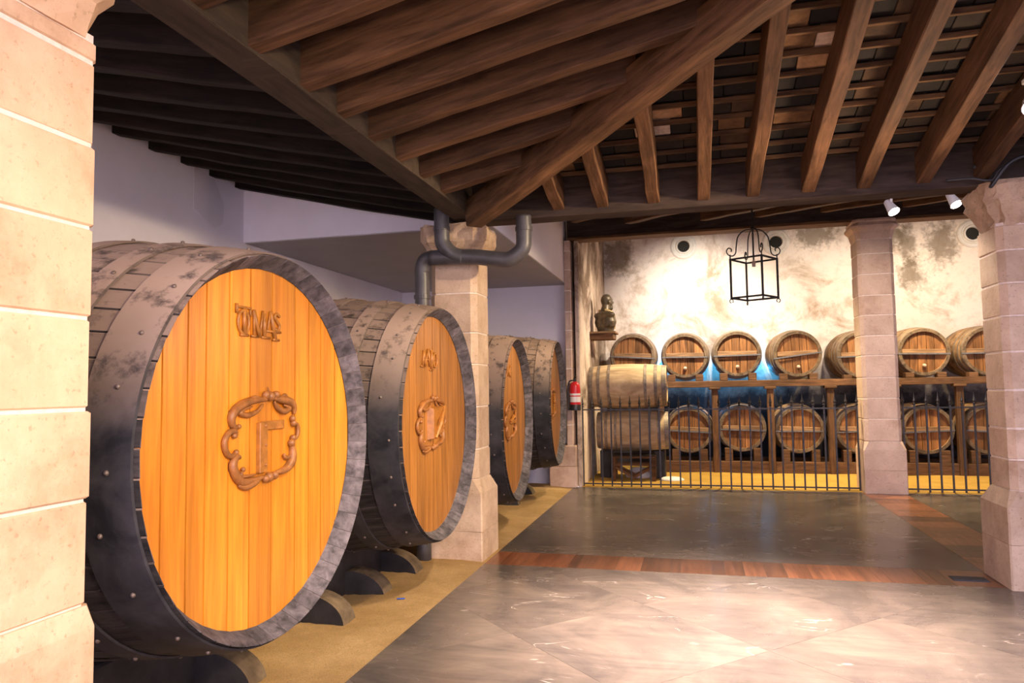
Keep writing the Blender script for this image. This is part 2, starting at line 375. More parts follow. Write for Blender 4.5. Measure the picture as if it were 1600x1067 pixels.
# floor
fl = MB().box(XE, 9, -12, 11.62, -.12, -.004).obj('floor', 'grout'); tag(fl, 'polished grey-brown marble floor laid diagonally', kind='structure')
PT = 1.13; s2 = math.sqrt(.5)
def slab(poly, par):
    for (ax, v_, l) in ((0, XE, False), (0, 8, True), (1, -3, False), (1, 11.62, True)):
        poly = clip(poly, ax, v_, l)
        if len(poly) < 3: return
    vs = [(x, y, 0) for x, y in poly]+[(x, y, -.03) for x, y in poly]; k = len(poly)
    c_ = Vector((sum(x for x, y in poly)/k, sum(y for x, y in poly)/k, 0))
    fs = [tuple(range(k)), tuple(range(2*k-1, k-1, -1))]+[(i, k+i, k+(i+1) % k, (i+1) % k) for i in range(k)]
    link('slab', mesh('slab', [Vector(v)-c_ for v in vs], fs, 'marble'), par, c_)
strips = [(XE, 8, 6.47, 6.985), (2.30, 2.858, 6.985, 11.62)]
def slab_region(x0, x1, y0, y1):
    for i in range(-12, 13):
        for j in range(-2, 16):
            cx = .386+(i-j)*PT*s2; cy = 4.708-PT*s2+(i+j)*PT*s2-6*PT*s2
            d = PT*s2-.0012
            poly = [(cx+d, cy), (cx, cy+d), (cx-d, cy), (cx, cy-d)]
            for (ax, v_, l) in ((0, x0, False), (0, x1, True), (1, y0, False), (1, y1, True)):
                poly = clip(poly, ax, v_, l)
                if len(poly) < 3: break
            if len(poly) >= 3:
                A = abs(sum(poly[k][0]*poly[(k+1) % len(poly)][1]-poly[(k+1) % len(poly)][0]*poly[k][1] for k in range(len(poly))))/2
                if A > .004: slab(poly, fl)
slab_region(XE, 6, .5, 6.468)
slab_region(XE, 2.298, 6.987, 11.62)
slab_region(2.86, 6.5, 6.987, 11.62)
# parquet strips
def parquet(name, x0, x1, y0, y1, along, label):
    r_ = MB().box(x0, x1, y0, y1, -.11, -.002).obj(name, 'grout'); tag(r_, label, kind='structure')
    t = x0 if along == 'x' else y0; end = x1 if along == 'x' else y1
    while t < end-.02:
        wd = random.choice((.08, .11, .14, .17, .26, .34)); t2 = min(end, t+wd); g = .0012
        b_ = (t+g, t2-g, y0+g, y1-g) if along == 'x' else (x0+g, x1-g, t+g, t2-g)
        cx, cy = (b_[0]+b_[1])/2, (b_[2]+b_[3])/2
        MB().box(b_[0]-cx, b_[1]-cx, b_[2]-cy, b_[3]-cy, -.02, 0).obj('plank', 'parquet', r_, loc=(cx, cy, 0), rot=(0, 0, 0))
        t = t2
parquet('floor_strip', XE, 5.5, 6.47, 6.985, 'x', 'red-brown parquet strip crossing the marble between the two nearer columns')
parquet('floor_strip', 2.30, 2.858, 6.987, 11.62, 'y', 'parquet strip running back to the middle column at the fence')
# sand beds
def sandbed(name, x0, x1, y0, y1, mat, label, nx, ny, amp, edge=None):
    vs = []; fs = []
    for j in range(ny+1):
        for i in range(nx+1):
            x = x0+(x1-x0)*i/nx; y = y0+(y1-y0)*j/ny
            k = min(1, (x1-x)/.25) if edge == 'x' else min(1, (y-y0)/.3)
            z = k*amp*(math.sin(x*5+y*2.3)*.5+math.sin(y*6.1-x*3)*.5+random.uniform(-.6, .6)*.4+.8)
            vs.append((x, y, z-.002))
    for j in range(ny):
        for i in range(nx): a = j*(nx+1)+i; fs.append((a, a+1, a+nx+2, a+nx+1))
    n = len(vs); vs += [(x0, y0, -.12), (x1, y0, -.12), (x1, y1, -.12), (x0, y1, -.12)]; fs.append((n, n+3, n+2, n+1))
    return tag(link(name, mesh(name, vs, fs, mat, True)), label, kind='structure')
sandbed('floor_sand', -4.95, XE, .2, 11.9, 'sand', 'golden sand bed under the four large casks', 60, 200, .018, 'x')
sandbed('floor_sand', -1.8, 8, 11.62, 15.25, 'sand_yellow', 'bright yellow sand floor behind the iron fence', 90, 60, .008, 'y')
tag(MB().box(-5.15, XE, -12, .2, -.12, -.004).obj('floor_sand', 'sand'), 'unseen sand ground added behind the viewer to block light from below', kind='structure')  # unseen slab added so no world light comes up from below
# walls
tag(MB().box(-5.15, -4.93, -3.2, 11.95, -.1, 4.6).obj('wall_left', 'wall_white'), 'white plastered wall behind the large casks', kind='structure')
wl = bpy.data.objects['wall_left']
pv = [(6.36, 3.93), (6.70, 3.86), (6.86, 3.62), (6.84, 3.42), (6.70, 3.33), (6.36, 3.48)]
link('plaster_patch', mesh('plaster_patch', [(-4.926, y, z) for y, z in pv]+[(-4.94, y, z) for y, z in pv], [tuple(range(6))]+[(i, 6+i, 6+(i+1) % 6, (i+1) % 6) for i in range(6)], 'wall_patch'), wl)
tag(MB().box(-4.93, -1.905, 11.86, 12.05, -.1, 3.3).obj('wall_back', 'wall_white'), 'white end wall behind the farthest large cask', kind='structure')
bx = MB().box(-4.93, -2.0, 7.22, 12.05, 3.285, 4.8).obj('ceiling_box', 'wall_white'); tag(bx, 'white boxed-in ceiling over the far large casks', kind='structure')
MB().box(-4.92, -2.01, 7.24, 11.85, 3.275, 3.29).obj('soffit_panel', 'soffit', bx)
tag(MB().box(-2.0, -1.78, 12.05, 15.4, -.1, 5.2).obj('wall_side', 'plaster_side'), 'flaking stained plaster wall beside the bust', kind='structure')
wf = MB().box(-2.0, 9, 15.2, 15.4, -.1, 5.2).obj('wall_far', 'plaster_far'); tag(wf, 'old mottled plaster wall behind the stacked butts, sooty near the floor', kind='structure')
tag(MB().box(-5.15, 9.2, -3.2, -3.0, 2.1, 5.2).obj('wall_light_block', 'wall_white'), 'unseen white wall added behind the viewer to block light from the roof', kind='structure')  # unseen wall added to keep world light off the roof timbers
tag(MB().box(9.0, 9.2, -3.2, 15.4, -.1, 5.2).obj('wall_right', 'wall_white'), 'white wall closing the far right side', kind='structure')
# far ceilings
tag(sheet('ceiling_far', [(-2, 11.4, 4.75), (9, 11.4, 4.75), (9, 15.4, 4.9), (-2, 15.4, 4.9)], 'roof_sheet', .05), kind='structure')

# ================================================================== TIMBER ROOF
SL = .22; RD = .26; RW = .105
ZA = 3.20                          # underside of main beams
roof = MB().box(-2.19, -1.985, .6, 6.46, ZA, ZA+.12).obj('ceiling', 'timber_beam'); tag(roof, 'dark timber roof with rafters, hip beam and sooty tiles', kind='structure')
bar('beam', (-2.087, .6, ZA+.17), (-2.087, 6.62, ZA+.17), .207, .342, 'timber_beam', roof, .002, 14, bev=.008)
bar('beam', (-2.0, 6.60, 3.335), (6.0, 6.60, 3.335), .24, .37, 'timber_beam_dark', roof, .003, 16, bev=.012)
RIDGE = 2.6; ZR0 = 3.215
def nslope(y, off=0): return ZR0+off+SL*(6.42-y)
def wslope(x, off=0): return ZR0+off+SL*(x+2.0)
XR = -2.0+(6.42-RIDGE)             # where hips meet the ridge
# north rafters
for x in (-1.16, -.757, -.309, .124, .532, .974, 1.40, 1.85, 2.27, 2.72, 3.17, 3.6, 4.05, 4.5, 4.95):
    y1 = 6.42-(x+2.0) if x < XR else RIDGE
    y1 = max(y1, RIDGE)
    bar('rafter', (x, 6.5, nslope(6.5, RD/2)), (x, y1, nslope(y1, RD/2)), RW, RD, 'timber', roof, .005, 8)
# west rafters
for y in (2.13, 2.56, 2.985, 3.45, 3.85, 4.28, 4.73, 5.17, 5.65):
    x1 = min(-2.0+(6.42-y), XR) if y > RIDGE else XR
    bar('rafter', (-2.02, y, wslope(-2.02, RD/2)), (x1, y, wslope(x1, RD/2)), RW, RD, 'timber', roof, .005, 8)
# hips and ridge
bar('hip_beam', (-1.93, 6.35, 3.19), (XR, RIDGE, 3.19+SL*(XR+1.93)), .165, .25, 'timber_hip', roof, .004, 12, bev=.01)
bar('ridge_beam', (XR, RIDGE, nslope(RIDGE, .16)), (6, RIDGE, nslope(RIDGE, .16)), .12, .28, 'timber_hip', roof)
# battens and tiles
tile_me = [MB().box(-.14, .14, -.12, .12, -.014, .014, .004).me('tile', 'roof_tile'), MB().box(-.10, .10, -.12, .12, -.014, .014, .004).me('tile', 'roof_tile'), MB().box(-.075, .075, -.12, .12, -.014, .014, .004).me('tile', 'roof_tile')]
PITCH_V = .225
sl = math.atan(SL)
nrow = 12
for j in range(nrow):              # north slope: rows along X
    y = 6.38-j*PITCH_V*math.cos(sl)
    xs = max(-1.95+(6.42-y), -1.95)
    bar('batten', (xs-.05, y, nslope(y, RD+.018)), (5.2, y, nslope(y, RD+.018)), .055, .036, 'batten', roof, .003, 8, (0, -SL, 1), .003)
    x = xs
    while x < (4.2 if j < 9 else 3):
        k = random.choice((0, 0, 1, 2)); hw = (.14, .10, .075)[k]
        o = link('tile', tile_me[k], roof, (x+hw, y-PITCH_V/2, nslope(y-PITCH_V/2, RD+.052+random.uniform(-.006, .006))), (-sl*1.0, 0, random.uniform(-.02, .02)))
        x += 2*hw+.006
for j in range(11):                # west slope: rows along Y
    x = -1.93+j*PITCH_V*math.cos(sl)
    y0, y1 = 2.2, 6.36-(x+2.0)
    bar('batten', (x, y0, wslope(x, RD+.018)), (x, y1, wslope(x, RD+.018)), .055, .036, 'batten', roof, .003, 8, (-SL, 0, 1), .003)
    y = y0
    while y < y1-.1:
        k = random.choice((0, 0, 1)); hw = (.14, .10)[k]
        o = link('tile', tile_me[k], roof, (x+PITCH_V/2, y+hw, wslope(x+PITCH_V/2, RD+.052+random.uniform(-.006, .006))), (0, -sl, PI/2))
        o.rotation_euler = (Matrix.Rotation(-sl, 3, 'Y')@Matrix.Rotation(PI/2, 3, 'Z')).to_euler()
        y += 2*hw+.006
OFF = RD+.085
for q in ([(-2.3, 6.75, nslope(6.75, OFF)), (-2.0, 6.42, nslope(6.42, OFF)), (XR, RIDGE, nslope(RIDGE, OFF)), (9, RIDGE, nslope(RIDGE, OFF)), (9, 6.75, nslope(6.75, OFF))],
          [(-2.2, .5, wslope(-2.2, OFF)), (XR, .5, wslope(XR, OFF)), (XR, RIDGE, wslope(XR, OFF)), (-2.2, 6.62, wslope(-2.2, OFF))],
          [(XR-.1, RIDGE, nslope(RIDGE, OFF)), (9, RIDGE, nslope(RIDGE, OFF)), (9, -1.5, nslope(RIDGE, OFF)-.6), (XR-.1, -1.5, nslope(RIDGE, OFF)-.6)]):
    sheet('light_block_sheet', q, 'roof_sheet', .02, roof)  # backing sheets added over the tiles and rearward to block light
# left bay: rafters rise from the beam to the left wall
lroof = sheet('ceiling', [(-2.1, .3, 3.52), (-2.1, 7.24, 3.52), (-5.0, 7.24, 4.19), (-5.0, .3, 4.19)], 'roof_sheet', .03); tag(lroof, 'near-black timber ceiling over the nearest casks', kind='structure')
for i in range(13):
    y = 7.10-.445*i
    bar('rafter', (-2.12, y, 3.375), (-4.97, y, 4.02+random.uniform(-.01, .01)), .10, .24, 'timber_dark', lroof, .005, 10, sag=.015)
# bay beyond the first cross beam
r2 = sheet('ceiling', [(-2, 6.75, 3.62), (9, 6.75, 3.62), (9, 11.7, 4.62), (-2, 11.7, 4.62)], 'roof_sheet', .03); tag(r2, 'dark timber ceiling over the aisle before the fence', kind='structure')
bar('beam', (-1.95, 11.74, 4.17), (8, 11.74, 4.17), .26, .34, 'timber_beam_dark', r2, .003, 14, bev=.012)
bar('beam_edge', (-1.95, 11.72, 3.985), (8, 11.72, 3.985), .30, .04, 'timber_hip', r2, .004, 14, bev=.004)
for (a, b_) in (((-.9, 10.9, 4.08), (.6, 8.6, 3.72)), ((.2, 11.2, 4.12), (1.9, 8.3, 3.66)), ((1.0, 11.3, 4.14), (2.9, 8.0, 3.60)), ((1.9, 11.3, 4.14), (3.8, 7.6, 3.50)), ((-1.6, 10.2, 4.0), (-.3, 8.6, 3.70)), ((3.0, 11.3, 4.14), (4.6, 7.6, 3.50))):
    bar('rafter', a, b_, .11, .14, 'timber', r2, .006, 10, sag=-.03)

# ================================================================== COLUMNS
def octagon(h, c_): return [(-h+c_, -h), (h-c_, -h), (h, -h+c_), (h, h-c_), (h-c_, h), (-h+c_, h), (-h, h-c_), (-h, -h+c_)]
def prism(secs):
    """secs: list of (z, polygon)"""
    k = len(secs[0][1]); vs = [(x, y, z) for z, p_ in secs for x, y in p_]; fs = [tuple(range(k-1, -1, -1)), tuple((len(secs)-1)*k+i for i in range(k))]
    for s_ in range(len(secs)-1):
        for i in range(k): fs.append((s_*k+i, s_*k+(i+1) % k, (s_+1)*k+(i+1) % k, (s_+1)*k+i))
    return vs, fs
def column(label, x, y, ztop, joints, half, mat, cap_mat, cham=.05, base_half=.283, base_h=.62, base_slope=.12, cap_h=.34, cap_half=.35, rough=.012, cap=True, base_joints=(.31,)):
    t = thing('stone_column', label, 'column', (x, y, 0))
    # base blocks
    zs = [0]+list(base_joints)+[base_h]
    for a, b_ in zip(zs[:-1], zs[1:]):
        e = .0 if a == 0 else .0015
        last = b_ == base_h
        secs = [(a+e, octagon(base_half, .012)), (b_-(0 if last else .0015), octagon(base_half, .012))]
        if last: secs.append((b_+base_slope, octagon(half+.004, cham)))
        v_, f_ = prism(secs); link('base_block', mesh('base_block', v_, f_, mat), t)
    z0 = base_h+base_slope; z1 = ztop-(cap_h if cap else 0)
    js = [z0]+[j for j in joints if z0+.05 < j < z1-.05]+[z1]
    for a, b_ in zip(js[:-1], js[1:]):
        dx, dy = random.uniform(-.002, .002), random.uniform(-.002, .002); e = .006; c_ = .006
        hh = half+random.uniform(-.003, .003)
        secs = [(a+e, octagon(hh-c_, cham)), (a+e+c_, octagon(hh, cham)), (b_-e-c_, octagon(hh, cham)), (b_-e, octagon(hh-c_, cham))]
        v_, f_ = prism(secs)
        link('stone_block', mesh('stone_block', [(p_[0], p_[1], p_[2]-a) for p_ in v_], f_, mat), t, (dx, dy, a))
    v_, f_ = prism([(z0-.05, octagon(half-.0065, cham)), (z1+.02, octagon(half-.0065, cham))])
    link('mortar_joints', mesh('mortar_joints', v_, f_, 'mortar'), t)
    if cap:
        bm = bmesh.new(); prof = [(0, half), (.05, half+.012), (.12, half+.03), (.17, half+.07), (.20, half+.075), (.25, cap_half-.01), (cap_h-.03, cap_half), (cap_h, cap_half-.01)]
        n = 8; rows = []
        for zz, hh in prof:
            ring = []
            for sd in range(4):
                for k in range(n):
                    u_ = -hh+2*hh*k/n; q = [(u_, -hh), (hh, u_), (-u_, hh), (-hh, -u_)][sd]
                    cc = .04
                    qx = max(-hh, min(hh, q[0])); qy = max(-hh, min(hh, q[1]))
                    if abs(abs(qx)-hh) < 1e-6 and abs(abs(qy)-hh) < 1e-6: qx *= 1-cc/hh; qy *= 1-cc/hh
                    ring.append(bm.verts.new((qx+random.uniform(-rough, rough), qy+random.uniform(-rough, rough), z1+zz+random.uniform(-rough, rough)*.6)))
            rows.append(ring)
        K = 4*n
        for a, b_ in zip(rows[:-1], rows[1:]):
            for i in range(K): bm.faces.new((a[i], a[(i+1) % K], b_[(i+1) % K], b_[i]))
        bm.faces.new(rows[-1]); bm.faces.new(list(reversed(rows[0])))
        me = bpy.data.meshes.new('capital'); bm.to_mesh(me); bm.free(); me.materials.append(MATS[cap_mat])
        link('capital', me, t)
    return t
column('worn stone column standing between the second and third large casks', -2.222, 6.82, 3.16, (.62, 1.02, 1.42, 1.82, 2.12, 2.5), .232, 'stone', 'stone_worn', .055, base_joints=(.27,), cap_half=.33, rough=.014)
column('pink stone column with square base standing in the iron fence line', 2.615, 11.77, 3.985, (1.06, 1.36, 1.66, 1.98, 2.27, 2.57, 2.86, 3.17, 3.47), .245, 'stone_pink', 'stone_pink', .05, base_joints=(.33,), cap_h=.30, cap_half=.30, rough=.003)
column('tall stone column with crumbling capital at the right, beside the floor grille', 2.575, 6.67, 3.16, (.98, 1.22, 1.52, 1.82, 2.1, 2.36, 2.62, 2.86), .225, 'stone', 'stone_worn', .045, base_joints=(.34,), cap_half=.32, rough=.02)
column('pale sandstone column filling the left foreground', -2.165, 1.70, 3.16, (1.26, 1.548, 1.842, 2.137, 2.408, 2.688), .272, 'stone_near', 'stone_near', .02, base_half=.288, base_h=.86, base_slope=.07, base_joints=(.45,), cap_h=.40, cap_half=.36, rough=.01)
# pilaster ending the white wall by the fence
pl = thing('stone_pilaster', 'slim stone pilaster at the end of the white wall, behind the extinguisher', 'pilaster', (-1.98, 11.68, 0))
MB().box(-.30, .132, -.20, .17, 0, .33, .012).obj('base_block', 'stone_pink', pl)
MB().box(-.30, .13, -.20, .17, .332, .66, .012).obj('base_block', 'stone_pink', pl)
z = .66
while z < 3.95:
    z2 = min(z+random.uniform(.28, .34), 3.95)
    MB().box(-.015, .085, -.145, .17, z+.006, z2-.006, .008).obj('stone_block', 'stone_pink', pl); z = z2
MB().box(-.012, .08, -.14, .17, .6, 3.95).obj('mortar_joints', 'mortar', pl)
# render-coated wall end right of the pilaster
tag(MB().box(-1.845, -1.78, 11.62, 12.05, 0, 3.955, .01).obj('wall_end', 'plaster_side'), 'narrow plastered wall end between pilaster and fence', kind='structure')

# ================================================================== LARGE CASKS
RI, RO, RM, LEN, REC = .812, .868, .985, 2.35, .09
NST = 52
def rad(x):
    t = 2*(-x)/LEN-1
    return RO+(RM-RO)*(1-t*t)
def stave_mesh():
    d = PI/NST*.985; nx = 12; vs = []; fs = []; me = bpy.data.meshes.new('stave')
    for i in range(nx+1):
        x = -LEN*i/nx; r_ = rad(x); ri = r_-(RO-RI)
        for q, (rr, a) in enumerate(((ri, -d), (ri, d), (r_-.004, d), (r_, d*.9), (r_, -d*.9), (r_-.004, -d))):
            vs.append((-REC+.004 if (i == 0 and q < 2) else x, rr*math.sin(a), rr*math.cos(a)))
    K = 6
    for i in range(nx):
        for k in range(K): fs.append((i*K+k, (i+1)*K+k, (i+1)*K+(k+1) % K, i*K+(k+1) % K))
    fs += [tuple(range(K)), tuple(nx*K+k for k in range(K-1, -1, -1))]
    me.from_pydata(vs, [], fs); me.materials.append(MATS['stave']); me.materials.append(MATS['stave_end'])
    me.polygons[len(fs)-2].material_index = 1; me.update(); return me
ST = stave_mesh()
HOOPS = [(-.02, -.225), (-.345, -.455), (-.66, -.77), (-1.05, -1.13), (-1.58, -1.69), (-1.9, -2.0), (-2.12, -2.33)]
def hoop_mesh(x0, x1):
    prof = [(rad(x0)+.002, x0), (rad(x0)+.011, x0-.004)]
    for k in range(1, 4): x = x0+(x1-x0)*k/4; prof.append((rad(x)+.011, x))
    prof += [(rad(x1)+.011, x1+.004), (rad(x1)+.002, x1)]
    return MB().lathe([(r_, x) for r_, x in prof], 96, 'X', cap=False).me('hoop', 'hoop', False)
HM = [hoop_mesh(*h) for h in HOOPS]
for me in HM:
    me.flip_normals(); me.polygons.foreach_set('use_smooth', [True]*len(me.polygons)); me.set_sharp_from_angle(angle=math.radians(35))
def rivet_mesh(x0, x1, seed):
    mb = MB(); rr = random.Random(seed); n = 22
    for k in range(n):
        a = 2*PI*(k+rr.uniform(-.15, .15))/n; x = (x0+x1)/2+rr.uniform(-.2, .2)*(x0-x1); r_ = rad(x)+.012
        mb.ball((x, r_*math.cos(a), r_*math.sin(a)), .010, 6)
    return mb.me('rivets', 'rivet', True)
RV = [rivet_mesh(h[0], h[1], i) for i, h in enumerate(HOOPS)]
def board(y0, y1, R):
    g = .004; y0 += g; y1 -= g; n = 10
    ys = [max(-R, min(R, y0+(y1-y0)*k/n)) for k in range(n+1)]
    top = [(y, math.sqrt(max(0, R*R-y*y))) for y in ys]; bot = [(y, -z_) for y, z_ in reversed(top)]
    P = top+bot; k = len(P); cy = (y0+y1)/2
    ch = .0004
    vs = [(0, y-cy, z_) for y, z_ in P]+[(-.03, y-cy, z_) for y, z_ in P]
    for i, (y, z_) in enumerate(P): vs[i] = (0, max(y0+ch, min(y1-ch, y))-cy, z_)
    vs += [(-.004, y-cy, z_) for y, z_ in P]
    fs = [tuple(range(k-1, -1, -1)), tuple(range(k, 2*k))]+[(i, (i+1) % k, 2*k+(i+1) % k, 2*k+i) for i in range(k)]+[(2*k+i, 2*k+(i+1) % k, k+(i+1) % k, k+i) for i in range(k)]
    return vs, fs, cy
# carving: coordinates read as (u right, v up) in the head's plane
def EM(cx, cy): return Vector((.0, (cx-440)*.00082, -(cy-540)*.000468))
def scroll(mb, pts, r0, rm, r1, off=.012, n=8):
    P = spline([EM(*p_) for p_ in pts], 6); k = len(P)
    R = [r0+(rm-r0)*math.sin(PI*i/(k-1))+(r1-r0)*i/(k-1) for i in range(k)]
    mb.tube([p_+Vector((off, 0, 0)) for p_ in P], R, n, (1, 0, 0))
def wreath():
    mb = MB()
    scroll(mb, [(470, 165), (380, 165), (270, 190), (190, 245), (150, 320), (165, 400), (210, 415)], .008, .022, .007)
    scroll(mb, [(430, 215), (370, 280), (290, 310), (225, 285), (260, 250), (330, 230)], .006, .014, .004)
    scroll(mb, [(430, 165), (360, 140), (305, 150)], .006, .010, .004)
    scroll(mb, [(190, 490), (180, 450), (135, 455), (95, 530), (105, 620), (145, 675), (195, 650)], .009, .014, .009)
    scroll(mb, [(225, 700), (190, 690), (165, 760), (185, 850), (240, 930), (320, 935), (440, 925)], .009, .022, .008)
    scroll(mb, [(215, 960), (280, 985), (360, 960), (420, 925)], .006, .018, .005)
    scroll(mb, [(250, 830), (235, 870), (290, 885), (370, 885)], .007, .010, .004)
    scroll(mb, [(525, 150), (600, 170), (690, 190), (745, 250), (750, 330)], .008, .022, .007)
    scroll(mb, [(540, 190), (580, 260), (650, 295), (700, 265), (640, 230)], .006, .016, .004)
    scroll(mb, [(600, 150), (650, 125), (675, 150)], .006, .010, .004)
    scroll(mb, [(735, 430), (780, 440), (795, 510), (775, 580), (735, 600)], .008, .011, .007)
    scroll(mb, [(715, 640), (735, 720), (720, 820), (660, 890), (560, 905)], .008, .024, .008)
    scroll(mb, [(640, 735), (665, 775), (710, 760)], .006, .012, .004)
    for cx, cy, r_ in ((455, 122, .022), (500, 135, .026), (555, 122, .022), (730, 375, .018), (740, 425, .018), (735, 578, .018), (718, 630, .022), (455, 945, .02), (490, 935, .026), (545, 930, .022), (175, 490, .015), (190, 645, .014), (210, 410, .013), (250, 815, .013)):
        mb.ball(EM(cx, cy)+Vector((.014, 0, 0)), r_*.9, 10)
    mb.tube([EM(500, 110)+Vector((.01, 0, 0)), EM(485, 40)+Vector((.006, 0, 0))], [.005, .002], 6)
    return mb.me('carved_wreath', 'carving', True)
WREATH = wreath()
def strokes(fn, lst, name, mat='gilt'):
    mb = MB()
    for pts, r_ in lst:
        P = [fn(*p_)+Vector((.008, 0, 0)) for p_ in pts]
        if len(P) > 2: P = spline(P, 5)
        mb.tube(P, r_, 6, (1, 0, 0))
    return mb.me(name, mat, True)
L1 = lambda cx, cy: Vector((0, (cx-740)*.000338, -(cy-560)*.00022))
def ell(cx, cy, rx, ry, n=12): return [(cx+rx*math.sin(2*PI*k/n), cy-ry*math.cos(2*PI*k/n)) for k in range(n+1)]
TOMAS = strokes(L1, [(((400, 280), (400, 840)), .011), (((230, 300), (380, 285), (540, 295)), .006), (((240, 230), (240, 420)), .008), (((530, 300), (535, 460)), .006), (((320, 850), (490, 850)), .007), (ell(385, 590, 115, 235), .008),
    (((615, 300), (620, 840)), .007), (((560, 855), (690, 855)), .006), (((600, 320), (740, 860)), .011), (((740, 860), (820, 300)), .006), (((850, 350), (850, 840)), .011), (((790, 860), (990, 860)), .006),
    (((1000, 290), (925, 700)), .006), (((1000, 290), (1115, 880)), .011), (((1060, 890), (1210, 890)), .006), (((900, 715), (1250, 715)), .006), (((1220, 370), (1150, 320), (1100, 385), (1150, 480), (1215, 570), (1190, 680), (1110, 650)), .008)], 'monogram')
L2 = lambda cx, cy: Vector((0, (cx-450)*.00071, -(cy-540)*.000242))
MATEO = strokes(L2, [(((235, 775), (265, 290)), .009), (((265, 290), (310, 780)), .012), (((310, 780), (400, 240)), .008), (((400, 240), (450, 780)), .012), (((180, 775), (270, 790)), .006), (((500, 255), (510, 880)), .014), (((460, 255), (540, 265)), .006), (((455, 880), (550, 880)), .006), (((250, 575), (610, 575)), .006), (ell(620, 560, 62, 215), .010)], 'monogram')
L3 = lambda cx, cy: Vector((0, (cx-150)*.0036, -(cy-170)*.00092))
SIMON = strokes(L3, [(((128, 118), (98, 112), (96, 150), (122, 180), (118, 235), (92, 232)), .010), (((140, 235), (142, 130)), .010), (((142, 130), (156, 215)), .012), (((156, 215), (172, 130)), .009), (((172, 130), (174, 235)), .010), (((184, 235), (186, 115), (200, 118)), .010), (((186, 170), (200, 170)), .008), (((184, 235), (202, 232)), .008)], 'monogram')
JUDAS = strokes(L3, [(((110, 235), (128, 112), (146, 235)), .012), (((114, 190), (142, 190)), .008), (((176, 118), (156, 112), (154, 150), (176, 180), (174, 235), (152, 232)), .010), (((100, 240), (190, 240)), .008)], 'monogram')
def square_symbol(root, z):
    p_ = link('carpenter_square', MB().box(0, .024, EM(365, 0).y, EM(440, 0).y, EM(0, 880).z, EM(0, 390).z, .003).me('carpenter_square', 'gilt'), root, (-REC-.002, 0, z))
    MB().box(0, .014, EM(400, 0).y, EM(625, 0).y, EM(0, 470).z, EM(0, 380).z, .003).obj('blade', 'gilt', p_)
    mb = MB()
    for c_ in (425, 610, 805): mb.ball((.024, EM(418, 0).y, EM(0, c_).z), .008, 8)
    mb.obj('studs', 'carving', p_, True)
def block_symbol(root, z, kind):
    mb = MB()
    if kind == 0:       # faceted panel with a diagonal fold
        y0, y1, z0, z1 = -.15, .16, -.12, .13
        mb.add([(0, y0, z0), (0, y1, z0), (0, y1, z1), (0, y0, z1), (.05, y0+.02, z0+.01), (.03, y1-.02, z0+.05), (.05, y1-.01, z1), (.05, y0+.02, z1-.02), (.028, .02, .0)],
               [(0, 4, 5, 1), (1, 5, 6, 2), (2, 6, 7, 3), (3, 7, 4, 0), (4, 8, 5), (5, 8, 6), (6, 8, 7), (7, 8, 4)])
        mb.tube([(.045, -.08, -.11), (.05, .02, 0), (.045, .13, .12)], [.012, .02, .01], 6)
    elif kind == 1:
        mb.box(0, .02, -.12, .1, -.05, .0, .006); mb.tube([(.02, .1, -.05), (.024, .1, .09)], .012, 6); mb.tube([(.02, -.13, -.02), (.03, -.02, .03), (.02, .1, 0)], [.01, .022, .01], 6)
    else:
        mb.tube([(.018, -.06, -.15), (.02, 0, 0), (.018, .07, .14)], .012, 6); mb.tube([(.018, .08, -.14), (.02, 0, 0), (.018, -.08, .13)], .012, 6); mb.ball((.02, 0, .02), .04, 10, (.6, 1, 1))
    mb.obj('carved_symbol', 'gilt', root, loc=(-REC-.002, 0, z))
BOARDS = [[-.812, -.66, -.52, -.41, -.26, -.11, .06, .26, .39, .51, .66, .812],
          [-.812, -.63, -.50, -.36, -.20, -.02, .17, .33, .47, .62, .812],
          [-.812, -.64, -.47, -.33, -.17, -.02, .14, .31, .46, .63, .812],
          [-.812, -.62, -.45, -.30, -.13, .03, .2, .36, .5, .65, .812]]
KS = 1.05
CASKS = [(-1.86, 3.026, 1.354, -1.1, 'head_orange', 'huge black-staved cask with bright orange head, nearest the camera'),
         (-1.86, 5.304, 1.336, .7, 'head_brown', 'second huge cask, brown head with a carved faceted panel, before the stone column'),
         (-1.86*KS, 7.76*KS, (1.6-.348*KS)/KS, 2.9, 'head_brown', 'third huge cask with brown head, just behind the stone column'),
         (-1.86*1.012, 10.165*1.012, 1.366, 3.0, 'head_brown', 'farthest huge cask with brown head, against the white end wall')]
